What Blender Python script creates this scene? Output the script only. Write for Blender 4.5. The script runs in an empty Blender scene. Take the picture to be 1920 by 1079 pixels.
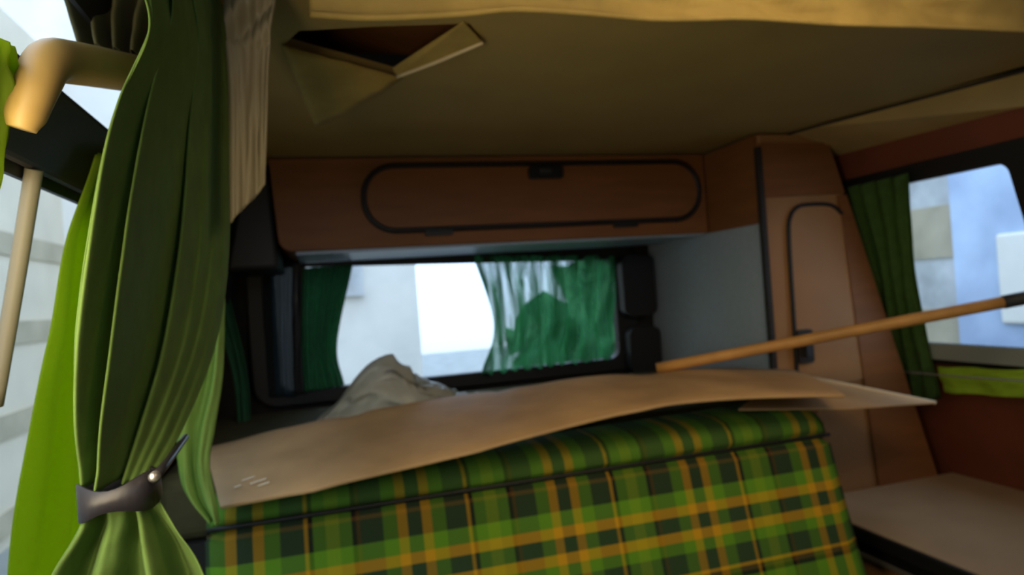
import bpy, bmesh, math, random
from mathutils import Vector, Matrix, noise
random.seed(4)
H = 1.1            # eye height above the van floor
EYE = Vector((0, 0, H))

# ------------------------------------------------------------------ camera
F = 1250.0; CX, CY = 960.0, 539.5
YAW, ROLL, PITCH = math.atan(360 / F), math.radians(4.0), math.radians(0.5)
_f = Vector((math.sin(YAW)*math.cos(PITCH), math.cos(YAW)*math.cos(PITCH), math.sin(PITCH)))
_r0 = Vector((math.cos(YAW), -math.sin(YAW), 0)); _u0 = _r0.cross(_f)
_r = math.cos(ROLL)*_r0 - math.sin(ROLL)*_u0
_u = math.sin(ROLL)*_r0 + math.cos(ROLL)*_u0
cam_d = bpy.data.cameras.new('camera'); cam = bpy.data.objects.new('camera', cam_d)
bpy.context.scene.collection.objects.link(cam)
cam.matrix_world = Matrix(((_r.x, _u.x, -_f.x, 0), (_r.y, _u.y, -_f.y, 0), (_r.z, _u.z, -_f.z, H), (0, 0, 0, 1)))
cam_d.sensor_width = 36; cam_d.lens = 36*F/1920; cam_d.clip_start = 0.02
cam_d.dof.use_dof = True; cam_d.dof.focus_distance = 0.36; cam_d.dof.aperture_fstop = 9.0
bpy.context.scene.camera = cam

# ------------------------------------------------------------------ world and light
sc = bpy.context.scene
sc.view_settings.view_transform = 'Standard'; sc.view_settings.look = 'None'
sc.view_settings.exposure = -0.15; sc.view_settings.gamma = 1.0; sc.view_settings.use_curve_mapping = False
w = bpy.data.worlds.new('overcast_sky'); sc.world = w; w.use_nodes = True
nt = w.node_tree; bg = nt.nodes['Background']
tc = nt.nodes.new('ShaderNodeTexCoord'); sx = nt.nodes.new('ShaderNodeSeparateXYZ'); cr = nt.nodes.new('ShaderNodeValToRGB')
mr = nt.nodes.new('ShaderNodeMapRange'); mr.inputs['From Min'].default_value = -1
nt.links.new(tc.outputs['Generated'], sx.inputs[0]); nt.links.new(sx.outputs['Z'], mr.inputs['Value']); nt.links.new(mr.outputs[0], cr.inputs[0])
cr.color_ramp.elements[0].position = .42; cr.color_ramp.elements[0].color = (.22, .24, .25, 1)
cr.color_ramp.elements[1].position = .52; cr.color_ramp.elements[1].color = (.55, .73, 1, 1)
nt.links.new(cr.outputs[0], bg.inputs[0]); bg.inputs[1].default_value = 3.5

def area(name, loc, target, sx_, sy_, power, col):
    l = bpy.data.lights.new(name, 'AREA'); l.shape = 'RECTANGLE'; l.size = sx_; l.size_y = sy_
    l.energy = power; l.color = col
    o = bpy.data.objects.new(name, l); sc.collection.objects.link(o); o.location = loc
    o.rotation_euler = (Vector(target)-Vector(loc)).to_track_quat('-Z', 'Y').to_euler()
    return o
# warm daylight through the windscreen behind the camera, and through the driver's side
area('windscreen_light', (0.25, -1.05, H-.05), (0.6, 1.5, H-.2), .9, .40, 0.36, (1, .74, .42))
area('roof_opening_light', (0.62, 0.28, H+.50), (0.66, 1.10, H-.4), .50, .25, 2.5, (1, .74, .40)).data.spread = math.radians(125)
area('side_window_light', (-0.205, 0.37, H+0.02), (0.40, .66, H-.08), .22, .40, 3.4, (1, .80, .48))

# ------------------------------------------------------------------ rays from the eye onto real planes of the van
def ray(px, py): return _f + _r*((px-CX)/F) - _u*((py-CY)/F)
def onY(px, py, Y): d = ray(px, py); return EYE + d*(Y/d.y)
def onX(px, py, X): d = ray(px, py); return EYE + d*(X/d.x)
def onZ(px, py, Z): d = ray(px, py); return EYE + d*(Z/d.z)
def onRW(px, py, off=0):
    d = ray(px, py); return EYE + d*((1.475-off)/(d.x+.3*d.z))
def onLW(px, py, off=0):
    d = ray(px, py); return EYE + d*((-.255+off)/(d.x-.3*d.z))
def rwx(z): return 1.475-.3*z          # wall surface X at height z above eye
def lwx(z): return -.255+.3*z

# ------------------------------------------------------------------ materials
def mat(name, col, rough=.6, metal=0, nscale=None, namt=.15, bump=0, spec=.4, coat=0, transl=None, alpha=None, stretch=(1, 1, 1), astreak=None):
    m = bpy.data.materials.new(name); m.use_nodes = True; n = m.node_tree; b = n.nodes['Principled BSDF']
    b.inputs['Roughness'].default_value = rough; b.inputs['Metallic'].default_value = metal
    b.inputs['Specular IOR Level'].default_value = spec; b.inputs['Coat Weight'].default_value = coat
    c = (*col, 1); b.inputs['Base Color'].default_value = c; out = n.nodes['Material Output']
    csock = None
    if nscale:
        t = n.nodes.new('ShaderNodeTexCoord'); mp = n.nodes.new('ShaderNodeMapping'); mp.inputs['Scale'].default_value = stretch
        no = n.nodes.new('ShaderNodeTexNoise'); no.inputs['Scale'].default_value = nscale; no.inputs['Detail'].default_value = 5
        n.links.new(t.outputs['Object'], mp.inputs[0]); n.links.new(mp.outputs[0], no.inputs[0])
        r = n.nodes.new('ShaderNodeValToRGB'); r.color_ramp.elements[0].position = .3; r.color_ramp.elements[1].position = .7
        r.color_ramp.elements[0].color = tuple(v*(1-namt) for v in col)+(1,)
        r.color_ramp.elements[1].color = tuple(min(1, v*(1+namt)) for v in col)+(1,)
        n.links.new(no.outputs[0], r.inputs[0]); n.links.new(r.outputs[0], b.inputs['Base Color']); csock = r.outputs[0]
        if bump:
            bp = n.nodes.new('ShaderNodeBump'); bp.inputs['Strength'].default_value = bump; bp.inputs['Distance'].default_value = .01
            n.links.new(no.outputs[0], bp.inputs['Height']); n.links.new(bp.outputs[0], b.inputs['Normal'])
    last = b.outputs[0]
    if transl:
        tr = n.nodes.new('ShaderNodeBsdfTranslucent'); tr.inputs[0].default_value = (*transl[1], 1)
        mx = n.nodes.new('ShaderNodeMixShader'); mx.inputs[0].default_value = transl[0]
        n.links.new(last, mx.inputs[1]); n.links.new(tr.outputs[0], mx.inputs[2]); last = mx.outputs[0]
    if alpha is not None:
        tp = n.nodes.new('ShaderNodeBsdfTransparent'); mx = n.nodes.new('ShaderNodeMixShader'); mx.inputs[0].default_value = alpha
        n.links.new(tp.outputs[0], mx.inputs[1]); n.links.new(last, mx.inputs[2]); last = mx.outputs[0]
        if astreak:
            t = n.nodes.new('ShaderNodeTexCoord'); mp = n.nodes.new('ShaderNodeMapping'); mp.inputs['Scale'].default_value = (1, 1, .12)
            no = n.nodes.new('ShaderNodeTexNoise'); no.inputs['Scale'].default_value = astreak; n.links.new(t.outputs['Object'], mp.inputs[0]); n.links.new(mp.outputs[0], no.inputs[0])
            m2 = n.nodes.new('ShaderNodeMapRange'); m2.inputs['From Min'].default_value = .35; m2.inputs['From Max'].default_value = .65
            m2.inputs['To Min'].default_value = alpha-.22; m2.inputs['To Max'].default_value = min(1, alpha+.28); n.links.new(no.outputs[0], m2.inputs['Value']); n.links.new(m2.outputs[0], mx.inputs[0])
    n.links.new(last, out.inputs[0])
    return m

M = {
 'brown': mat('brown_laminate', (.21, .085, .030), .5, spec=.2, nscale=6, namt=.12, stretch=(1, 1, 6)),
 'brown_light': mat('tan_laminate', (.34, .175, .075), .5, spec=.2, nscale=5, namt=.1),
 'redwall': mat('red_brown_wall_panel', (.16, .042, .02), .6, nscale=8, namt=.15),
 'cream': mat('cream_vinyl', (.40, .29, .12), .6, nscale=9, namt=.1, bump=.1),
 'ceiling': mat('aged_cream_headliner', (.34, .25, .09), .75, nscale=5, namt=.08),
 'canvas': mat('yellowed_canvas', (.38, .27, .08), .8, nscale=14, namt=.18, bump=.4),
 'black': mat('black_rubber', (.008, .008, .010), .5),
 'dark': mat('dark_trim', (.022, .017, .016), .6),
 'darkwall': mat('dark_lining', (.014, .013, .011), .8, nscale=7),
 'grey': mat('grey_laminate', (.34, .41, .52), .4, nscale=60, namt=.05),
 'sill': mat('grey_green_metal', (.30, .34, .33), .4),
 'alu': mat('aluminium', (.5, .48, .45), .35, metal=.8),
 'beige_top': mat('beige_worktop', (.36, .26, .16), .45, nscale=12, namt=.06),
 'board': mat('worn_brown_board', (.47, .30, .15), .6, nscale=4.5, namt=.30),
 'card_edge': mat('pale_card_edge', (.66, .55, .38), .7),
 'wood': mat('stick_wood', (.52, .27, .08), .5, nscale=12, namt=.2, stretch=(1, 1, 1)),
 'grip': mat('dark_grey_sleeve', (.03, .032, .038), .55),
 'tan': mat('tan_padding', (.33, .22, .07), .45, nscale=10, namt=.1),
 'white': mat('white_scratch', (.8, .78, .7), .7),
 'bag': mat('milky_plastic', (.55, .53, .44), .25, nscale=30, namt=.12, bump=.4, transl=(.45, (.75, .72, .6)), alpha=.85),
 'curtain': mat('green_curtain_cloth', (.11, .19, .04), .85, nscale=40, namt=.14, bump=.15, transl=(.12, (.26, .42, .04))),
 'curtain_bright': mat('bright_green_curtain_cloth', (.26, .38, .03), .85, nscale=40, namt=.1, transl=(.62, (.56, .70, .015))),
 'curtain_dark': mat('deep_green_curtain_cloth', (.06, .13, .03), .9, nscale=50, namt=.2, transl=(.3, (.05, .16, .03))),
 'curtain_olive': mat('olive_curtain_cloth', (.06, .055, .02), .9, nscale=30, namt=.2),
 'curtain_rear': mat('thin_green_curtain_cloth', (.04, .17, .07), .9, nscale=60, namt=.2, transl=(.62, (.10, .42, .18)), alpha=.62, astreak=34),
 'curtain_rear2': mat('thicker_green_curtain_cloth', (.03, .16, .06), .9, nscale=60, namt=.3, transl=(.4, (.05, .30, .12)), alpha=.95),
 'curtain_teal': mat('teal_green_curtain_cloth', (.05, .20, .11), .9, nscale=30, namt=.2, transl=(.4, (.06, .30, .15))),
 'dark_sheer': mat('dark_sheer_cloth', (.02, .03, .03), .9, alpha=.86, transl=(.4, (.05,.08,.10))),
 'curtain_lit': mat('lit_green_curtain_cloth', (.24, .42, .11), .85, nscale=40, namt=.1),  # green curtain cloth with the light on it mixed into the colour
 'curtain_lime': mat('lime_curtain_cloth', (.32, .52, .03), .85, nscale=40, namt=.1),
 'strap': mat('dark_strap', (.022, .020, .025), .4),
 'ground': mat('grey_pavement', (.30, .30, .28), .9, nscale=3),
 'plaster_warm': mat('warm_white_plaster', (.80, .70, .55), .9, nscale=2, namt=.08),
 'vinyl': mat('faded_vinyl', (.25, .21, .125), .6, nscale=9, namt=.15, bump=.2),
 'divider': mat('dull_beige_plastic', (.26, .23, .16), .5),
 'plaster': mat('pale_plaster', (.90, .84, .76), .9, nscale=2, namt=.08),
 'plaster_beige': mat('beige_plaster', (.52, .44, .32), .9, nscale=3),
 'stone': mat('pale_stone', (.62, .62, .62), .9, nscale=2.5, namt=.35),
 'bluepaint': mat('blue_paint', (.50, .60, .84), .5, nscale=1.5, namt=.3),
 'hedge': mat('hedge_leaves', (.05, .20, .06), .8, nscale=12, namt=.6),
}
g = bpy.data.materials.new('window_glass'); g.use_nodes = True; n = g.node_tree; n.nodes.clear()
o_ = n.nodes.new('ShaderNodeOutputMaterial'); tp = n.nodes.new('ShaderNodeBsdfTransparent'); gl = n.nodes.new('ShaderNodeBsdfGlossy')
gl.inputs['Roughness'].default_value = .02; mx = n.nodes.new('ShaderNodeMixShader'); mx.inputs[0].default_value = .04
tp.inputs[0].default_value = (.95, .97, .97, 1)
n.links.new(tp.outputs[0], mx.inputs[1]); n.links.new(gl.outputs[0], mx.inputs[2]); n.links.new(mx.outputs[0], o_.inputs[0]); M['glass'] = g

# woven tartan: warp by X, weft by Z
def tartan():
    m = bpy.data.materials.new('tartan_upholstery'); m.use_nodes = True; n = m.node_tree; b = n.nodes['Principled BSDF']
    b.inputs['Roughness'].default_value = .9; b.inputs['Specular IOR Level'].default_value = .15
    gold, green, dk, blk, br = (.55, .30, .015), (.11, .27, .02), (.030, .062, .03), (.010, .010, .008), (.10, .055, .015)
    sett = [(0, dk), (.045, gold), (.106, green), (.197, dk), (.333, gold), (.356, blk), (.385, green), (.46, (.22, .36, .02)), (.54, green), (.615, blk), (.644, br), (.667, dk), (.803, green), (.894, gold), (.955, dk)]
    t = n.nodes.new('ShaderNodeTexCoord'); s = n.nodes.new('ShaderNodeSeparateXYZ'); n.links.new(t.outputs['Object'], s.inputs[0])
    shade_dk = (.018, .030, .016)
    weft = [(0, dk), (.024, gold), (.060, green), (.112, shade_dk), (.184, br), (.198, blk), (.214, (.06, .13, .02)), (.50, green), (.79, blk), (.806, br), (.822, gold), (.834, dk), (.90, green), (.94, gold), (.976, dk)]  # stripes above the centre darkened: shade under the board put into the weft
    outs = []
    for ax, off, per in (('X', TX, .27), ('Z', TZ, .50)):
        if ax == 'Z': sett = weft
        a = n.nodes.new('ShaderNodeMath'); a.operation = 'SUBTRACT'; a.inputs[1].default_value = off; n.links.new(s.outputs[ax], a.inputs[0])
        d = n.nodes.new('ShaderNodeMath'); d.operation = 'DIVIDE'; d.inputs[1].default_value = per; n.links.new(a.outputs[0], d.inputs[0])
        fr = n.nodes.new('ShaderNodeMath'); fr.operation = 'FRACT'; n.links.new(d.outputs[0], fr.inputs[0])
        r = n.nodes.new('ShaderNodeValToRGB'); r.color_ramp.interpolation = 'CONSTANT'; e = r.color_ramp.elements
        e[0].position = 0; e[0].color = (*sett[0][1], 1); e[1].position = sett[1][0]; e[1].color = (*sett[1][1], 1)
        for p, c in sett[2:]:
            k = e.new(p); k.color = (*c, 1)
        n.links.new(fr.outputs[0], r.inputs[0]); outs.append(r.outputs[0])
    mxx = n.nodes.new('ShaderNodeMixRGB'); mxx.inputs[0].default_value = .60
    n.links.new(outs[0], mxx.inputs[1]); n.links.new(outs[1], mxx.inputs[2])
    wv = n.nodes.new('ShaderNodeTexNoise'); wv.inputs['Scale'].default_value = 260; bp = n.nodes.new('ShaderNodeBump'); bp.inputs['Strength'].default_value = .3; bp.inputs['Distance'].default_value = .002
    n.links.new(t.outputs['Object'], wv.inputs[0]); n.links.new(wv.outputs[0], bp.inputs['Height']); n.links.new(bp.outputs[0], b.inputs['Normal'])
    n.links.new(mxx.outputs[0], b.inputs['Base Color'])
    return m
TX = onY(1335, 1005, 1.10).x; TZ = onY(1480, 944, 1.13).z
M['tartan'] = tartan()

# ------------------------------------------------------------------ builders
def link(name, me, m, parent=None, smooth=False):
    o = bpy.data.objects.new(name, me); sc.collection.objects.link(o)
    if m: me.materials.append(M[m])
    if smooth:
        for p in me.polygons: p.use_smooth = True
    if parent: o.parent = parent
    return o
def from_bm(name, bm, m, parent=None, smooth=False):
    bmesh.ops.recalc_face_normals(bm, faces=bm.faces)
    me = bpy.data.meshes.new(name); bm.to_mesh(me); bm.free()
    return link(name, me, m, parent, smooth)
def tag(o, label, cat, group=None, kind=None):
    if label: o['label'] = label
    if cat: o['category'] = cat
    if group: o['group'] = group
    if kind: o['kind'] = kind
    return o
def empty(name, loc=(0, 0, 0)):
    o = bpy.data.objects.new(name, None); sc.collection.objects.link(o); o.location = loc; return o
def reparent(o, p):      # keep world place under an Empty that stands elsewhere
    o.parent = p; o.matrix_parent_inverse = Matrix.Translation(p.location).inverted(); return o
def bevel(o, w_, seg=2):
    b = o.modifiers.new('bevel', 'BEVEL'); b.width = w_; b.segments = seg; b.limit_method = 'ANGLE'; return o
def solid(o, t, off=0):
    s = o.modifiers.new('solidify', 'SOLIDIFY'); s.thickness = t; s.offset = off; return o
def box(name, a, b, m, parent=None, bv=0):
    bm = bmesh.new(); bmesh.ops.create_cube(bm, size=1)
    for v in bm.verts:
        v.co = Vector((a[i] if v.co[i] < 0 else b[i] for i in range(3)))
    o = from_bm(name, bm, m)
    if parent: reparent(o, parent)
    if bv: bevel(o, bv)
    return o
def hexa(name, p8, m, parent=None, bv=0):   # p8: four of the one face, four of the other, in the same order
    bm = bmesh.new(); v = [bm.verts.new(p) for p in p8]
    for q in ((0, 1, 2, 3), (7, 6, 5, 4), (0, 4, 5, 1), (1, 5, 6, 2), (2, 6, 7, 3), (3, 7, 4, 0)): bm.faces.new([v[i] for i in q])
    o = from_bm(name, bm, m)
    if parent: reparent(o, parent)
    if bv: bevel(o, bv)
    return o
def rrect(x0, x1, y0, y1, r, n_=7):
    r = min(r, (x1-x0)/2, (y1-y0)/2); P = []
    for cx, cy, a0 in ((x1-r, y1-r, 0), (x0+r, y1-r, 90), (x0+r, y0+r, 180), (x1-r, y0+r, 270)):
        for k in range(n_):
            a = math.radians(a0+90*k/(n_-1)); P.append((cx+r*math.cos(a), cy+r*math.sin(a)))
    return P
def plate(name, outer, holes, mp, thick, m, parent=None):
    """flat panel with holes; mp maps (a, b, depth) to a point of the van"""
    bm = bmesh.new(); loops = []
    for lp in [outer]+holes:
        vs = [bm.verts.new((a, b, 0)) for a, b in lp]
        for i in range(len(vs)): bm.edges.new((vs[i], vs[(i+1) % len(vs)]))
        loops.append(vs)
    bmesh.ops.triangle_fill(bm, use_beauty=True, use_dissolve=False, edges=bm.edges[:], normal=(0, 0, 1))
    tris = [[v.index for v in f.verts] for f in bm.faces if True] if bm.verts.index_update() is None else []
    co = [(v.co.x, v.co.y) for v in bm.verts]; nv = len(co)
    idx = []; s = 0
    for lp in loops: idx.append(list(range(s, s+len(lp)))); s += len(lp)
    bm.free()
    verts = [mp(a, b, 0) for a, b in co]+[mp(a, b, thick) for a, b in co]
    faces = tris+[[i+nv for i in reversed(t)] for t in tris]
    for lp in idx:
        for i in range(len(lp)):
            a, b = lp[i], lp[(i+1) % len(lp)]; faces.append([a, b, b+nv, a+nv])
    me = bpy.data.meshes.new(name); me.from_pydata(verts, [], faces); me.update()
    b2 = bmesh.new(); b2.from_mesh(me); bmesh.ops.recalc_face_normals(b2, faces=b2.faces); b2.to_mesh(me); b2.free()
    o = link(name, me, m)
    if parent: reparent(o, parent)
    return o
def tube(name, pts, rad, m, parent=None, seg=14, closed=False, sub=6):
    """swept round tube through pts, radius a number or a list"""
    P = [Vector(p) for p in pts]; R = rad if isinstance(rad, (list, tuple)) else [rad]*len(P)
    Q, RR = [], []; N = len(P)
    rng = range(N if closed else N-1)
    for i in rng:
        p0 = P[(i-1) % N] if closed or i > 0 else P[i]*2-P[i+1]
        p1, p2 = P[i], P[(i+1) % N]
        p3 = P[(i+2) % N] if closed or i+2 < N else p2*2-p1
        st = 1 if N == 2 else sub
        for k in range(st):
            t = k/st
            Q.append(.5*((2*p1)+(p2-p0)*t+(2*p0-5*p1+4*p2-p3)*t*t+(3*p1-p0-3*p2+p3)*t**3)); RR.append(R[i]*(1-t)+R[(i+1) % N]*t)
    if not closed: Q.append(P[-1]); RR.append(R[-1])
    bm = bmesh.new(); rings = []; up = None
    for i, q in enumerate(Q):
        a = Q[i-1] if (i > 0 or closed) else q; b = Q[(i+1) % len(Q)] if (i+1 < len(Q) or closed) else q
        d = (b-a).normalized()
        if up is None: up = d.orthogonal().normalized()
        up = (up-d*up.dot(d)).normalized(); s = d.cross(up)
        rings.append([bm.verts.new(q+(up*math.cos(2*math.pi*k/seg)+s*math.sin(2*math.pi*k/seg))*RR[i]) for k in range(seg)])
    for i in range(len(rings)-(0 if closed else 1)):
        A, B = rings[i], rings[(i+1) % len(rings)]
        for k in range(seg): bm.faces.new((A[k], A[(k+1) % seg], B[(k+1) % seg], B[k]))
    if not closed: bm.faces.new(rings[0]); bm.faces.new(rings[-1])
    o = from_bm(name, bm, m, smooth=True)
    if parent: reparent(o, parent)
    return o
def interp(pts, t):
    """smooth curve through 3-D points"""
    N = len(pts)-1; x = min(max(t, 0), 1)*N; i = min(int(x), N-1); f = x-i
    p0 = pts[i-1] if i else pts[0]*2-pts[1]; p1 = pts[i]; p2 = pts[i+1]; p3 = pts[i+2] if i+2 <= N else pts[N]*2-pts[N-1]
    return .5*((2*p1)+(p2-p0)*f+(2*p0-5*p1+4*p2-p3)*f*f+(3*p1-p0-3*p2+p3)*f**3)
def cloth(name, L, R, fold, m, parent=None, nu=90, nv=40, nrm=None, wob=.004, thick=.0012, hem=0):
    """hanging cloth between two side curves (lists of 3-D points, top to bottom); fold(u, v) is the pleat offset along the normal"""
    L = [Vector(p) for p in L]; R = [Vector(p) for p in R]
    vs, fs = [], []
    for j in range(nv+1):
        v = j/nv; a, b = interp(L, v), interp(R, v)
        d = (b-a); n_ = Vector(nrm) if nrm else Vector((d.y, -d.x, 0)).normalized()
        for i in range(nu+1):
            u = i/nu
            p = a+d*u+n_*fold(u, v)
            nz = noise.noise(Vector((u*9, v*4, len(name)*1.7)))*wob
            p = p+n_*nz
            if hem and j == nv: p.z += math.sin(u*hem*6.283)*.006
            vs.append(p)
    for j in range(nv):
        for i in range(nu):
            k = j*(nu+1)+i; fs.append((k, k+1, k+nu+2, k+nu+1))
    me = bpy.data.meshes.new(name); me.from_pydata(vs, [], fs); me.update()
    o = link(name, me, m, None, True); solid(o, thick, 0)
    if parent: reparent(o, parent)
    return o
def Z(z): return H+z

# ================================================================== SETTING
S = 'structure'
tag(box('floor', (-.62, -1.2, -.04), (1.9, 2.2, 0), 'darkwall'), None, None, kind=S)
# right wall and left wall lean in towards the roof
rmap = lambda y, z, t: Vector((rwx(z)+t, y, Z(z)))
lmap = lambda y, z, t: Vector((lwx(z)-t, y, Z(z)))
RWIN = (1.052, 1.475, -.235, .207)
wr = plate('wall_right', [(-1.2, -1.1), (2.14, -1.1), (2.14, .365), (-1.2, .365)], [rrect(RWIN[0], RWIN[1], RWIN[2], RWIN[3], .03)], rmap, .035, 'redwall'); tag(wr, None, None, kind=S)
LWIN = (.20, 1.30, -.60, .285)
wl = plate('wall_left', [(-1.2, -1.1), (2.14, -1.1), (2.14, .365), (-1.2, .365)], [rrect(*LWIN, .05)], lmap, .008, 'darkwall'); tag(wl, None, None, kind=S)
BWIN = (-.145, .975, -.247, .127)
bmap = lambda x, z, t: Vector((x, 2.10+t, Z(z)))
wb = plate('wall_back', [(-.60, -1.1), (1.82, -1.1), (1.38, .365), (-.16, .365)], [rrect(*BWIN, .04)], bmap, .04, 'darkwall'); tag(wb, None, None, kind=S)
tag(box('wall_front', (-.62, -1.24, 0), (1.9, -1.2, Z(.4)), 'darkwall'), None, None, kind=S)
# ceiling with the torn opening near the front edge
hole_px = [(532, 84), (560, 58), (700, 50), (880, 44), (903, 74), (752, 143)]
hole = [(onZ(a, b, .37).x, onZ(a, b, .37).y) for a, b in hole_px]
cmap = lambda x, y, t: Vector((x, y, Z(.37)+t))
ce = plate('ceiling', [(-.16, .80), (1.37, .80), (1.22, 1.43), (1.12, 2.10), (-.16, 2.10)], [hole], cmap, .012, 'ceiling'); tag(ce, None, None, kind=S)
ce2 = box('ceiling', (-.20, -1.2, Z(.66)), (1.42, 2.1, Z(.68)), 'darkwall'); tag(ce2, None, None, kind=S)
for nm, a, b in (('wall_left', (-.20, -1.2, Z(.36)), (-.165, 2.1, Z(.66))), ('wall_right', (1.385, -1.2, Z(.372)), (1.42, 2.1, Z(.66))), ('wall_back', (-.165, 1.75, Z(.384)), (1.385, 1.78, Z(.66)))):
    tag(box(nm, a, b, 'darkwall'), None, None, kind=S)
# slanted cream rail between ceiling and right wall
A0, A1, A2 = onZ(1395, 276, .368), onZ(1500, 243, .368), onZ(1920, 130, .368)
ext = A2+(A2-A1)*.9
B0, B1, B2 = onRW(1440, 330, .002), onRW(1500, 310, .002), onRW(1920, 200, .002); extb = B2+(B2-B1)*.6
bm = bmesh.new(); top = [bm.verts.new(p) for p in (A0, A1, A2, ext)]; bot = [bm.verts.new(p) for p in (B0, B1, B2, extb)]
for i in range(3): bm.faces.new((top[i], top[i+1], bot[i+1], bot[i]))
tr = from_bm('trim_1', bm, 'cream'); solid(tr, .012, 1); tag(tr, None, None, kind=S)
# narrow dark piping along the ceiling joint
tp_ = tube('trim_2', [A0+Vector((0, 0, -.003)), A1+Vector((0, 0, -.003)), A2+Vector((0, 0, -.003)), ext], .0035, 'dark'); tag(tp_, None, None, kind=S)

# ------------------------------------------------ rear window
w1 = empty('window_1', (.42, 2.09, Z(-.06))); w1['kind'] = S
fr = plate('window_frame', rrect(-.205, 1.035, -.285, .165, .07), [[(x, z-(.034*(x+.128)/1.085 if z > 0 else 0)) for x, z in rrect(-.128, .957, -.242, .124, .035)]], lambda x, z, t: Vector((x, 2.098-t, Z(z))), .03, 'black', w1); bevel(fr, .004)
plate('glass', rrect(-.14, .97, -.25, .13, .035), [], lambda x, z, t: Vector((x, 2.118+t, Z(z))), .004, 'glass', w1)
# ------------------------------------------------ right window
w2 = empty('window_2', rmap(1.27, 0, 0)); w2['kind'] = S
fr = plate('window_frame', rrect(.90, 1.56, -.262, .245, .045), [rrect(1.056, 1.46, -.205, .203, .022)], lambda y, z, t: rmap(y, z, -.002-t), .008, 'black', w2)
plate('sill', rrect(1.02, 1.465, -.250, -.2065, .008), [], lambda y, z, t: rmap(y, z, -.011-t), .004, 'sill', w2)
plate('glass', rrect(1.045, 1.48, -.24, .21, .03), [], lambda y, z, t: rmap(y, z, .02+t), .004, 'glass', w2)
# ------------------------------------------------ left window, seen along its length
w3 = empty('window_3', lmap(.75, -.2, 0)); w3['kind'] = S
fr = plate('window_frame', rrect(.17, 1.33, -.63, .315, .06), [rrect(.22, 1.28, -.58, .115, .05), rrect(.22, 1.28, .192, .258, .02)], lambda y, z, t: lmap(y, z, -.001-t), .004, 'black', w3)
plate('glass', rrect(.20, 1.30, -.60, .285, .05), [], lambda y, z, t: lmap(y, z, .002+t), .004, 'glass', w3)
rl = plate('cross_rail', [(.20, .122), (1.29, .122), (1.29, .186), (.20, .186)], [], lambda y, z, t: lmap(y, z, -.0055-t), .008, 'dark', w3); bevel(rl, .004)
p0, p1, p2 = onLW(64, 318, .012), onLW(28, 540, .012), onLW(-10, 760, .012)
tube('divider', [p0, p1, p2], .0062, 'divider', w3)

# ------------------------------------------------ outside
tag(box('floor', (-14, -10, -.75), (16, 22, -.70), 'ground'), None, None, kind=S)
b1 = empty('plastered_building', (.4, 8.2, -.7)); tag(b1, 'pale plastered building standing behind the camper, seen through the rear window', 'building')
box('wall', (-4.2, 8.2, -.7), (1.15, 9.2, 5.0), 'plaster', b1); box('wall', (-1.3, 8.1, -.7), (-.5, 8.2, 5.0), 'plaster_beige', b1); box('window_shutter', (-.1, 8.12, 1.2), (.5, 8.2, 1.9), 'stone', b1)
b2 = empty('stone_building', (5, 3, -.7)); tag(b2, 'pale grey stone building facade outside the right side window', 'building')
box('wall', (5.2, -1, -.7), (6.2, 12, 6), 'stone', b2)
box('corner_pillar', (4.95, 4.85, -.7), (5.2, 5.15, 6), 'plaster', b2); box('shutter', (5.12, 3.1, .2), (5.2, 4.35, 2.4), 'bluepaint', b2)
for k in range(3): box('stone_course', (5.18, 4.37, .25+k*.9), (5.2, 4.85, .70+k*.9), 'plaster_beige', b2)
wa, wb_ = onX(1868, 440, 5.1), onX(2010, 610, 5.1)
box('white_board', (5.08, wb_.y, wb_.z), (5.12, wa.y, wa.z), 'plaster', b2, .02)
b3 = empty('roadside_wall', (-2.6, 3, -.7)); tag(b3, 'white painted wall with beige bands outside the left side window', 'wall')
box('wall', (-3.2, -3, -.7), (-2.6, 9, 4), 'plaster_warm', b3)
for k in range(4): box('band', (-2.61, -3, -.60+k*.78), (-2.58, 9, -.40+k*.78), 'plaster_beige', b3)
bm = bmesh.new(); bmesh.ops.create_grid(bm, x_segments=60, y_segments=26, size=1)  # hedge added behind the sheer curtain to darken its lower part
for v in bm.verts:
    x, y = v.co.x, v.co.y
    v.co = Vector((2.9+x*1.35, 4.5+.25*y*y-.25*noise.noise(Vector((x*9, y*7, 0)))-.12*noise.noise(Vector((x*30, y*20, 3))), .02+(y+1)*.5*(.80+.10*noise.noise(Vector((x*3, 1, 5)))+1.3/(1+math.exp(-(x+.62)*9)))))
hd = from_bm('hedge', bm, 'hedge', smooth=True); solid(hd, .3, -1); tag(hd, 'added green hedge outside that darkens the right rear curtain', 'hedge')

# ================================================================== REAR: cabinet, wardrobe, pads
oc = empty('overhead_cabinet', (.5, 1.7, Z(.137))); tag(oc, 'dark brown overhead cabinet above the rear window with one long rounded door', 'cabinet')
fy = 1.70
cb = plate('cabinet_body', [(-.088+.03*(1-math.cos(a)), .139+.03*(1-math.sin(a))) for a in [math.radians(t) for t in (0, 22, 45, 68, 90)]]+[(1.095, .136), (1.095, .365), (-.098, .365)], [], lambda x, z, t: Vector((x, fy+t, Z(z))), .37, 'brown', oc); bevel(cb, .003)
d0, d1 = onY(682, 372, fy), onY(1308, 360, fy)
DX0, DX1 = d0.x, min(d1.x, 1.075); DZ0, DZ1 = .178, .343
door = plate('door', rrect(DX0+.004, DX1-.004, DZ0+.004, DZ1-.004, .075, 12), [], lambda x, z, t: Vector((x, fy-t, Z(z))), .007, 'brown', oc); bevel(door, .002)
loop = rrect(DX0, DX1, DZ0, DZ1, .078, 10)
gk = tube('door_gasket', [(x, fy-.005, Z(z)) for x, z in loop], .0075, 'black', oc, closed=True, sub=1)
c = onY(1020, 324, fy)
lt = plate('latch', rrect(c.x-.048, c.x+.048, c.z-H-.019, c.z-H+.015, .008), [], lambda x, z, t: Vector((x, fy-.006-t, Z(z))), .013, 'black', oc); bevel(lt, .003)
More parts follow.
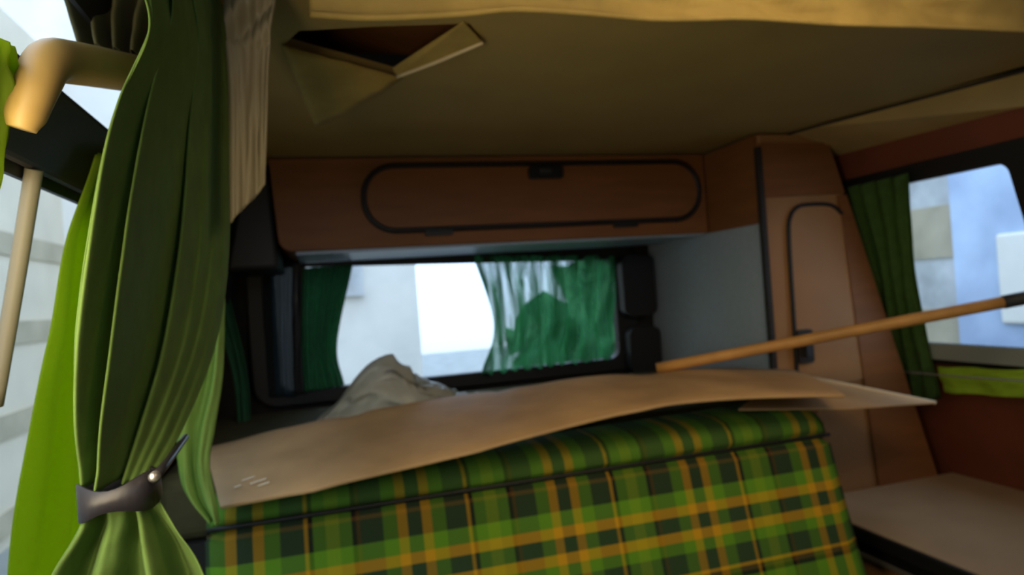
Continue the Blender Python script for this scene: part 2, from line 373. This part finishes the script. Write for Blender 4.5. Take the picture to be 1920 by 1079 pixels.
lb = plate('latch_button', rrect(c.x-.022, c.x+.014, c.z-H-.007, c.z-H+.007, .006), [], lambda x, z, t: Vector((x, fy-.019-t, Z(z))), .005, 'grip'); lb.parent = lt; lb.matrix_parent_inverse = lt.matrix_world.inverted() @ Matrix.Identity(4)
lb.parent = lt; lb.matrix_parent_inverse = (Matrix.Identity(4))
# the latch itself hangs under the cabinet Empty with identity world placement, so its child needs no offset
for px in (822, 1172):
    q = onY(px, 428, fy); h_ = plate('hinge', rrect(q.x-.036, q.x+.036, DZ0-.016, DZ0-.002, .005), [], lambda x, z, t: Vector((x, fy-t, Z(z))), .011, 'black', oc)
box('underside_rail', (-.05, 1.715, Z(.131)), (1.09, 2.05, Z(.138)), 'grey', oc)
# black filler between overhead cabinet and left wall
fl = hexa('corner_filler', [(-.165, 1.73, Z(.33)), (-.10, 1.73, Z(.362)), (-.092, 1.73, Z(.10)), (-.215, 1.73, Z(.10)), (-.165, 2.06, Z(.33)), (-.10, 2.06, Z(.362)), (-.092, 2.06, Z(.10)), (-.215, 2.06, Z(.10))], 'black', None, .01)
tag(fl, 'black corner filler between the overhead cabinet and the left wall', 'trim panel')

wd = empty('wardrobe', (1.3, 1.46, 0)); tag(wd, 'tall brown wardrobe with black-edged door and grey side panel, right of rear window', 'wardrobe')
def xr(z): return rwx(z)-.058
bd = hexa('carcass', [(1.105, 1.462, 0), (xr(-1.0), 1.462, 0), (xr(.34), 1.462, Z(.364)), (1.105, 1.462, Z(.364)), (1.105, 2.09, 0), (xr(-1.0), 2.09, 0), (xr(.34), 2.09, Z(.364)), (1.105, 2.09, Z(.364))], 'brown_light', wd, .003)
hexa('side_panel', [(1.1, 1.466, Z(-.7)), (1.1, 2.085, Z(-.7)), (1.1, 2.085, Z(.136)), (1.1, 1.466, Z(.136)), (1.105, 1.466, Z(-.7)), (1.105, 2.085, Z(-.7)), (1.105, 2.085, Z(.136)), (1.105, 1.466, Z(.136))], 'grey', wd)
box('upper_side_panel', (1.097, 1.466, Z(.135)), (1.105, 1.70, Z(.362)), 'brown', wd)
box('corner_edging', (1.093, 1.452, Z(-.7)), (1.106, 1.467, Z(.33)), 'dark', wd)
hexa('top_valance', [(1.105, 1.455, Z(.20)), (1.358, 1.455, Z(.205)), (1.317, 1.455, Z(.34)), (1.105, 1.455, Z(.34)), (1.105, 1.463, Z(.20)), (1.358, 1.463, Z(.205)), (1.317, 1.463, Z(.34)), (1.105, 1.463, Z(.34))], 'brown', wd)
def wmap(x, z, t): return Vector((x-.24*z, 1.462-t, Z(z)))
hexa('corner_stile', [(1.352+.15*.3, 1.452, Z(-.15-.45)), (rwx(-.6)-.055, 1.452, Z(-.6)), (rwx(.2)-.055, 1.452, Z(.20)), (1.335, 1.452, Z(.20)), (1.43, 1.463, Z(-.6)), (rwx(-.6)-.055, 1.463, Z(-.6)), (rwx(.2)-.055, 1.463, Z(.20)), (1.335, 1.463, Z(.20))], 'brown', wd)
DL = [(1.166, -.30), (1.170, .10)]
dl = [(1.166, -.29), (1.169, -.1), (1.172, .09), (1.180, .145), (1.205, .172), (1.25, .178), (1.31, .174), (1.345, .15), (1.358, .10), (1.372, 0), (1.39, -.14), (1.405, -.29), (1.29, -.30)]
dr = plate('door', [(x, z) for x, z in dl], [], lambda x, z, t: Vector((x, 1.462-t, Z(z))), .006, 'brown_light', wd)
tube('door_gasket', [(x, 1.456, Z(z)) for x, z in dl[:8]], .0052, 'black', wd)
q0, q1 = onY(1482, 622, 1.455), onY(1521, 690, 1.455)
lt = plate('latch', rrect(1.168, 1.214, -.232, -.146, .008), [], lambda x, z, t: Vector((x, 1.456-t, Z(z))), .012, 'dark', wd); bevel(lt, .003)
lv = plate('latch_lever', rrect(1.183, 1.200, -.215, -.165, .006), [], lambda x, z, t: Vector((x, 1.444-t, Z(z))), .012, 'grip'); lv.parent = lt
sm = plate('stain', rrect(1.205, 1.228, -.372, -.352, .01), [], lambda x, z, t: Vector((x, 1.4622-t, Z(z))), .0012, 'brown', wd)

for nm, x0, x1, z0, z1, lab in (('rubber_pad', .965, 1.082, -.105, .100, 'upper black rounded pad beside the rear window curtain'), ('rubber_pad', .975, 1.088, -.300, -.142, 'lower black rounded pad beside the rear window, just above the board')):
    o = plate(nm, rrect(x0, x1, z0, z1, .03), [], lambda x, z, t: Vector((x, 2.066-t, Z(z))), .045, 'black'); bevel(o, .008, 3)
    tag(o, lab, 'pad', 'black pads at the right end of the rear window')
# ------------------------------------------------ rear curtains
def Yp(l, Y): return [onY(a, b, Y) for a, b in l]
pl = lambda n_, A, ph=0: (lambda u, v: A*math.sin(u*n_*6.283+ph+.5*math.sin(v*5+u*7)))
o = cloth('curtain', Yp([(567, 503), (566, 640), (570, 735)], 2.052), Yp([(661, 497), (632, 645), (646, 724)], 2.052), pl(5, .009), 'curtain_rear2', wob=.01)
tag(o, 'narrow green curtain bunched at the left of the rear window', 'curtain')
def rf(u, v): return .016*math.sin(u*6*6.283+.8*math.sin(v*3)+1.5*math.sin(u*9))+.009*math.sin(u*31+v*6)
o = cloth('curtain', Yp([(886, 480), (924, 612), (903, 702)], 2.052), Yp([(1150, 480), (1148, 580), (1146, 672)], 2.052), rf, 'curtain_rear', nu=140, wob=.012, hem=11)
tag(o, 'sheer pleated green curtain drawn over the right of the rear window', 'curtain')
o = cloth('curtain_strap', Yp([(550, 490), (548, 620), (552, 740)], 2.058), Yp([(573, 490), (569, 620), (575, 740)], 2.058), pl(1, .004), 'strap', nu=16, thick=.003)
tag(o, 'black vertical strap hanging down the left of the rear window', 'strap')
o = cloth('dark_cloth', Yp([(490, 480), (495, 600), (505, 745)], 2.050), Yp([(551, 480), (552, 600), (556, 745)], 2.050), pl(3, .006), 'dark_sheer', nu=40)  # sheer cloth carried up over the glass, added to dim this sliver
tag(o, 'dark sheer cloth added to dim the left end of the rear window', 'cloth')
o = cloth('curtain', [Vector((p.x, p.y, p.z)) for p in Yp([(405, 600), (436, 700), (447, 812)], 1.92)], Yp([(432, 560), (462, 690), (472, 812)], 1.92), pl(2.2, .008), 'curtain_teal', nu=40)
tag(o, 'slim teal green curtain hanging left of the black rear window frame', 'curtain')

# ------------------------------------------------ rear bed cushion and bench
rb = box('rear_cushion', (-.315, 1.36, Z(-.42)), (1.085, 2.05, Z(-.292)), 'curtain_olive'); bevel(rb, .03, 4)
tag(rb, 'dark olive rear bed cushion behind the bench under the rear window', 'cushion')
rbase = box('engine_deck', (-.34, 1.36, 0), (1.085, 2.06, Z(-.421)), 'darkwall'); tag(rbase, 'dark raised deck below the rear bed cushion', 'deck')
bs = empty('bench_seat', (.4, 1.1, 0)); tag(bs, 'green and yellow tartan bench seat with a warped board on its backrest', 'bench seat')
prof = [(1.335, -.42), (1.335, -.33), (1.325, -.288), (1.30, -.276), (1.22, -.276), (1.185, -.283), (1.166, -.298), (1.160, -.315), (1.163, -.328), (1.172, -.333), (1.160, -.339), (1.148, -.352), (1.135, -.40), (1.118, -.46), (1.098, -.53), (1.075, -.60), (1.05, -.66), (1.06, -.70), (1.335, -.70)]
bm = bmesh.new(); rings = []
NX = 40; x0, x1 = -.20, 1.0
for i in range(NX+1):
    u = i/NX; x = x0+(x1-x0)*u; e = min(u, 1-u)*(x1-x0); rr = 0 if e > .02 else .014*(1-math.sqrt(max(0, 1-(1-e/.02)**2)))
    dz = -.0135*(1-u)
    rings.append([bm.verts.new((x, y+(rr if y < 1.25 else -rr), Z(z+dz-(.018*(1-u) if z > -.32 else 0)-(rr if z > -.35 else 0)-(u-.5)*.010))) for y, z in prof])
for i in range(NX):
    for k in range(len(prof)): bm.faces.new((rings[i][k], rings[i][(k+1) % len(prof)], rings[i+1][(k+1) % len(prof)], rings[i+1][k]))
bm.faces.new(rings[0]); bm.faces.new(rings[-1])
bk = reparent(from_bm('backrest', bm, 'tartan', smooth=True), bs)
st = box('seat_cushion', (-.20, .56, Z(-.80)), (1.0, 1.30, Z(-.70)), 'tartan', bs, .03)
box('seat_base', (-.18, .60, 0), (.98, 1.30, Z(-.80)), 'brown', bs)
tube('piping', [(x0+.004+(x1-x0-.008)*k/8, 1.158, Z(-.3335-.0135*(1-k/8)-(k/8-.5)*.010)) for k in range(9)], .0038, 'black', bs, seg=8)

# ------------------------------------------------ warped board on the backrest
near = Yp([(413, 953), (560, 925), (700, 893), (850, 858), (1000, 818), (1130, 785), (1250, 760), (1380, 748), (1500, 744), (1585, 744)], 1.088)
far = Yp([(383, 842), (560, 800), (700, 770), (850, 746), (960, 730), (1070, 712), (1200, 702), (1330, 693), (1420, 693), (1490, 697)], 1.42)
# right end comes forward to a long point
bm = bmesh.new(); NU, NV = 60, 8; grid = []
for i in range(NU+1):
    a, b = interp(near, i/NU), interp(far, i/NU); col_ = []
    for j in range(NV+1):
        p = a.lerp(b, j/NV); tt = i/NU+.06*j/NV*-1; p.z += .006*math.sin(math.pi*j/NV)-(.3+.7*j/NV)*(.007*math.exp(-((tt-.13)/.022)**2)+.004*math.exp(-((tt-.36)/.02)**2)+.005*math.exp(-((tt-.62)/.025)**2))+.003*(j/NV)*noise.noise(p*14); col_.append(bm.verts.new(p))
    grid.append(col_)
for i in range(NU):
    for j in range(NV): bm.faces.new((grid[i][j], grid[i+1][j], grid[i+1][j+1], grid[i][j+1]))
bd = from_bm('board', bm, 'board', smooth=True); solid(bd, .006, 0); bevel(bd, .0015)
tag(bd, 'long warped brown board lying on top of the tartan backrest', 'board')
for seg_ in (((455, 912), (478, 904)), ((470, 918), (500, 908)), ((485, 922), (505, 915)), ((440, 925), (452, 921)), ((864, 806), (884, 801))):
    (a, b), (c_, d_) = seg_
    def onboard(px, py):
        best = None
        for i in range(NU):
            pass
        # solve on the local board plane
        t = (px-400)/1180; A_, B_ = interp(near, t), interp(far, t); C_ = interp(near, min(1, t+.05))
        nn = (C_-A_).cross(B_-A_).normalized(); d = ray(px, py); return EYE+d*((A_-EYE).dot(nn)/d.dot(nn))+Vector((0, 0, .0085))
    P, Q = onboard(a, b), onboard(c_, d_)
    s = tube('scuff_mark', [P, (P+Q)/2+Vector((.001, .001, 0)), Q], .0012, 'white', seg=6); s.parent = bd
    s['label'] = 'faint white scuff mark'
# thin card sheet whose pale edge sticks out to the right
e0, e1, e2 = onY(1470, 696, 1.425), onY(1755, 756, 1.22), onY(1592, 747, 1.16)
e3 = onY(1400, 752, 1.150)
card = hexa('card_sheet', [e3+Vector((0, 0.03, -.024)), e2+Vector((0, 0, -.024)), e1+Vector((0, 0, -.002)), e0+Vector((0, 0, -.010)), e3+Vector((0, 0.03, -.021)), e2+Vector((0, 0, -.021)), e1+Vector((0, 0, .001)), e0+Vector((0, 0, -.007))], 'board')
tag(card, 'thin card sheet poking out right from under the warped board', 'card')
ed = tube('pale_edge', [e0+Vector((0, 0, -.005)), (e0+e1)/2+Vector((0, 0, -.0015)), e1+Vector((0, 0, 0))], .0045, 'card_edge', seg=8); ed.parent = card; ed['label'] = 'pale cream long edge'

# ------------------------------------------------ broomstick
s0, s1 = onY(1232, 697, 1.43), onY(1960, 552, 1.02)
s0 = s0+Vector((0, 0, .007)); mid = s0.lerp(s1, .915)
stk = tube('wooden_stick', [s0, s0.lerp(s1, .5), mid], [.0125, .0128, .013], 'wood', seg=16, sub=4)
tag(stk, 'long tan wooden stick leaning from the board across the right window', 'stick')
sl = tube('dark_sleeve', [mid-(s1-s0)*.012, s1+(s1-s0)*.03], .0142, 'grip', seg=16); sl.parent = stk; sl['label'] = 'dark grey end sleeve'

# ------------------------------------------------ plastic bag
bm = bmesh.new(); bmesh.ops.create_icosphere(bm, subdivisions=5, radius=1)
cb_ = onY(745, 742, 1.52)
for v in bm.verts:
    c = v.co.copy(); x, y, z = c
    hgt = math.exp(-((x+.30)/.50)**2)*1.0+.35*math.exp(-((x-.40)/.5)**2)
    zz = z*hgt*.115 if z > 0 else z*.03
    cr_ = noise.noise(c*2.3)*.016+abs(noise.noise(c*4.5+Vector((3, 1, 2))))*.024
    v.co = Vector((cb_.x+x*.18+cr_, cb_.y+y*.09+cr_, Z(-.250)+zz+cr_*.8))
bg_ = from_bm('plastic_bag', bm, 'bag', smooth=True); tag(bg_, 'crumpled milky plastic bag lying behind the board below the rear window', 'plastic bag')

# ================================================================== RIGHT SIDE
# side curtain between wardrobe and glass
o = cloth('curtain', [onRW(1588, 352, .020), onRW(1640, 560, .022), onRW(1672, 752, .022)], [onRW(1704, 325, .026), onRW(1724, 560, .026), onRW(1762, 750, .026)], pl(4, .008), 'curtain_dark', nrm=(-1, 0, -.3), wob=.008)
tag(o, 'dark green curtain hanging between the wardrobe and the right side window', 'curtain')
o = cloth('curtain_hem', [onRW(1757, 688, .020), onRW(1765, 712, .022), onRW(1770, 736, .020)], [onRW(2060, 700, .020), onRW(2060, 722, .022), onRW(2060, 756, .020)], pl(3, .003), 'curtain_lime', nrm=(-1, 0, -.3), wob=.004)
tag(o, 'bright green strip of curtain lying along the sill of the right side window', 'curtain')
o = tube('curtain_wire', [onRW(1688, 697, .040), onRW(1800, 707, .038), onRW(1990, 720, .038)], .0022, 'alu', seg=8)
tag(o, 'thin pale curtain wire stretched below the right side window', 'wire')
# low side cabinet
sc_ = empty('side_cabinet', (1.3, .9, 0)); tag(sc_, 'low side cabinet with beige top and black edge, right of the tartan bench', 'cabinet')
t0, t1 = onZ(1560, 970, -.58), onZ(1850, 1079, -.58)
tx = (t0.x+t1.x)/2
tp_ = hexa('worktop', [(tx, .25, Z(-.606)), (tx, 1.445, Z(-.606)), (tx, 1.445, Z(-.58)), (tx, .25, Z(-.58)), (rwx(-.606)-.003, .25, Z(-.606)), (rwx(-.606)-.003, 1.452, Z(-.606)), (rwx(-.58)-.003, 1.452, Z(-.58)), (rwx(-.58)-.003, .25, Z(-.58))], 'beige_top', sc_)
box('edge_trim', (tx-.010, .25, Z(-.612)), (tx, 1.452, Z(-.581)), 'black', sc_, .003)
box('front_panel', (tx+.012, .26, 0), (tx+.03, 1.45, Z(-.607)), 'brown_light', sc_)
box('groove', (tx+.004, .26, Z(-.640)), (tx+.013, 1.45, Z(-.607)), 'black', sc_)
box('metal_strip', (tx+.002, .26, Z(-.652)), (tx+.012, 1.45, Z(-.640)), 'alu', sc_, .002)

# ================================================================== LEFT SIDE
# big curtain gathered and tied back, nearest to the eye
YC = .60
def YY(l): return [onY(a, b, y) for a, b, y in l]
Lp = YY([(262, -40, .54), (280, 60, .54), (222, 200, .54), (186, 340, .54), (160, 500, .55), (146, 650, .56), (146, 790, .58), (160, 905, .60)])
Rp = YY([(412, -40, .86), (426, 90, .88), (433, 240, .88), (432, 400, .87), (424, 530, .84), (400, 660, .79), (345, 800, .70), (285, 905, .61)])
def bigfold(u, v):
    A = .026*(.45+.55*math.sin(min(1, v*1.05)*math.pi))
    f = 0
    for c_, w_, h_ in ((.07, .06, 1.4), (.20, .035, -1.3), (.33, .05, 2.7), (.46, .045, -1.8), (.56, .05, .5), (.70, .045, .45), (.84, .045, .45), (.96, .04, .35)):
        cc = c_+.04*math.sin(v*3+c_*9)*(.6); f += h_*math.exp(-((u-cc)/w_)**2)
    return A*f
mc = empty('tied_curtain', onY(220, 920, YC)); tag(mc, 'large green curtain in deep folds, tied back at left foreground', 'curtain')
cloth('curtain_cloth', Lp, Rp, bigfold, 'curtain', mc, nu=170, nv=70, nrm=(0, -1, 0), wob=.006)
def low(u, v): return .020*(.2+v)*math.sin(u*3.0*6.283+1.2+.8*v)+.004*math.sin(u*31)
cloth('curtain_skirt', Yp([(170, 925), (160, 980), (115, 1060), (70, 1160)], YC), Yp([(292, 925), (330, 980), (380, 1050), (430, 1160)], YC), low, 'curtain', mc, nu=90, nv=30, nrm=(0, -1, 0), wob=.006)
bm = bmesh.new(); ring = []
c0, c1 = onY(158, 932, YC), onY(292, 905, YC); mid_ = (c0+c1)/2; hx = (c1-c0)/2
NB = 32
for k in range(NB):
    a = 2*math.pi*k/NB; p = mid_+hx*math.cos(a)*1.02+Vector((0, -.030*math.sin(a), 0)); ww = .010+.003*math.sin(a*3)
    ring.append((bm.verts.new(p+Vector((0, 0, ww))), bm.verts.new(p-Vector((0, 0, ww*1.25)))))
for k in range(NB):
    a, b = ring[k], ring[(k+1) % NB]; bm.faces.new((a[0], b[0], b[1], a[1]))
tb = from_bm('tie_band', bm, 'strap', smooth=True); solid(tb, .003, 1); reparent(tb, mc)
tube('tie_cord', [onY(286, 900, YC-.02), onY(310, 872, YC), onY(348, 820, YC+.10)], [.0045, .0035, .003], 'strap', mc, seg=10)
kn = tube('press_stud', [onY(287, 896, YC-.026), onY(292, 892, YC-.030)], .004, 'alu', mc, seg=10)
# olive curtain top bunched above the handle
o = cloth('curtain_pelmet', Yp([(100, -60), (128, 10), (156, 92)], .66), Yp([(330, -60), (300, 40), (285, 110)], .66), lambda u, v: .016*math.sin(u*4*6.283+v), 'curtain_olive', nrm=(0, -1, 0))
tag(o, 'dark olive gathered curtain top above the tan handle', 'curtain')
# straight bright panel along the left window
lwo = lambda px, py: onLW(px, py, .022)
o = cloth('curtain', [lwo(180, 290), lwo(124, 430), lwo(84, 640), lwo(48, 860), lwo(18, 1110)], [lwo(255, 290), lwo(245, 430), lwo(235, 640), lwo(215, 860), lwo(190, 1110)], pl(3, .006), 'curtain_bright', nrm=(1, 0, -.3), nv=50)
tag(o, 'straight bright yellow-green curtain panel hanging against the left window', 'curtain')
o = cloth('curtain', [onLW(-60, 40, .03), onLW(-60, 180, .03), onLW(-60, 420, .03)], [onLW(22, 86, .03), onLW(34, 180, .03), onLW(4, 330, .03)], pl(2, .004), 'curtain_bright', nrm=(1, 0, -.3), nu=30)
tag(o, 'small bright green curtain edge at the far left behind the tan handle', 'curtain')
# lit-toned tail of a green curtain beside the board
o = cloth('curtain', Yp([(395, 560), (366, 700), (336, 810), (336, 880), (350, 930), (392, 978)], 1.0), Yp([(420, 560), (416, 700), (402, 800), (392, 870), (405, 940), (410, 982)], 1.0), pl(1.6, .010), 'curtain_lit', nu=40)
tag(o, 'lit-toned green curtain tail hanging against the left end of the board', 'curtain')
# tan padded handle
hp = [onY(330, 150, .72), onY(262, 140, .67), onY(138, 118, .55), onY(92, 118, .51), onY(68, 165, .49), onY(48, 215, .485), onY(40, 242, .485)]
hn = tube('grab_handle', hp, [.0175, .0168, .0155, .0145, .0125, .0115, .008], 'tan', seg=18)
tag(hn, 'tan padded grab handle bent downward, at the upper left by the window', 'handle')
# cream vinyl strip hanging from the roof beside the curtain
o = cloth('vinyl_strip', Yp([(415, -60), (425, 60), (431, 200), (434, 420)], .775), Yp([(520, -60), (507, 60), (500, 200), (496, 345)], .775), lambda u, v: .007*math.sin(u*5+1)+(.007*math.sin(v*26+u*7) if v < .4 else 0), 'vinyl', nu=40, nv=60, nrm=(0, -1, 0), thick=.003)
tag(o, 'cream vinyl strip hanging from the roof right of the big curtain', 'vinyl strip')

# ================================================================== ROOF: canvas edge, torn flap
e = [(582, 34), (700, 40), (860, 33), (960, 24), (1080, 30), (1230, 42), (1400, 40), (1560, 50), (1740, 55), (1900, 62), (2110, 74)]
bot_ = Yp(e, .79); top_ = [p+Vector((0, -.01, .16)) for p in bot_]
vs, fs = [], []; NU2, NV2 = 120, 16
for i in range(NU2+1):
    a, b = interp(bot_, i/NU2), interp(top_, i/NU2)
    for j in range(NV2+1):
        v = j/NV2; p = a.lerp(b, v); u = i/NU2; p.y += .022*noise.noise(Vector((u*14+v*6, v*5, 7)))*(u > .3)*min(1, v*5)
        p.y += .008*math.sin(u*40+v*5)*(u > .35)*min(1, v*4)+.010*noise.noise(Vector((u*22, v*4, 1)))*min(1, v*3)
        if j <= 1: p.y -= .006-.006*j
        vs.append(p)
for i in range(NU2):
    for j in range(NV2): k = i*(NV2+1)+j; fs.append((k, k+NV2+1, k+NV2+2, k+1))
me = bpy.data.meshes.new('roof_canvas'); me.from_pydata(vs, [], fs); cv = link('roof_canvas', me, 'canvas', None, True); solid(cv, .004, 0)
tag(cv, 'yellowed wrinkled canvas edge hanging along the front of the ceiling', 'canvas')
hm = tube('hem', [p+Vector((0, -.006, .002)) for p in bot_], .0042, 'canvas', seg=8); hm.parent = cv
fp = empty('torn_flap', onZ(700, 130, .36)); tag(fp, 'torn cream headliner flap folded down beside the ceiling hole', 'headliner flap')
def tri(name, pts, m, t=.002):
    bm = bmesh.new(); N_ = 14; V = {}
    a, b, c = pts
    for i in range(N_+1):
        for j in range(N_+1-i):
            p = a+(b-a)*(i/N_)+(c-a)*(j/N_); k = i/N_*j/N_; p = p+Vector((0, 0, -.02*k+.003*noise.noise(Vector((i*.5, j*.5, 2)))))
            V[i, j] = bm.verts.new(p)
    for i in range(N_):
        for j in range(N_-i):
            bm.faces.new((V[i, j], V[i+1, j], V[i, j+1]))
            if i+j < N_-1: bm.faces.new((V[i+1, j], V[i+1, j+1], V[i, j+1]))
    o = from_bm(name, bm, m, smooth=True); solid(o, t, 0); return reparent(o, fp)
tri('hanging_corner', [onZ(528, 84, .366), onZ(755, 146, .362), onZ(592, 238, .315)], 'canvas')
r0, r1 = onZ(745, 143, .360), onZ(905, 80, .362); r2, r3 = onZ(870, 42, .368), onZ(700, 118, .368)
hexa('folded_lip', [r0, r1, r2, onZ(735, 128, .368), r0+Vector((0, 0, .003)), r1+Vector((0, 0, .003)), r2+Vector((0, 0, .003)), onZ(735, 128, .371)], 'canvas', fp, .001)
tube('fold_edge', [r0+Vector((0, 0, -.001)), (r0+r1)/2+Vector((0, 0, -.002)), r1], .0028, 'card_edge', fp, seg=8)
# shallow brown recess above the hole
box('recess_panel', (min(h[0] for h in hole)-.03, .84, Z(.43)), (max(h[0] for h in hole)+.03, 1.16, Z(.44)), 'brown', fp)
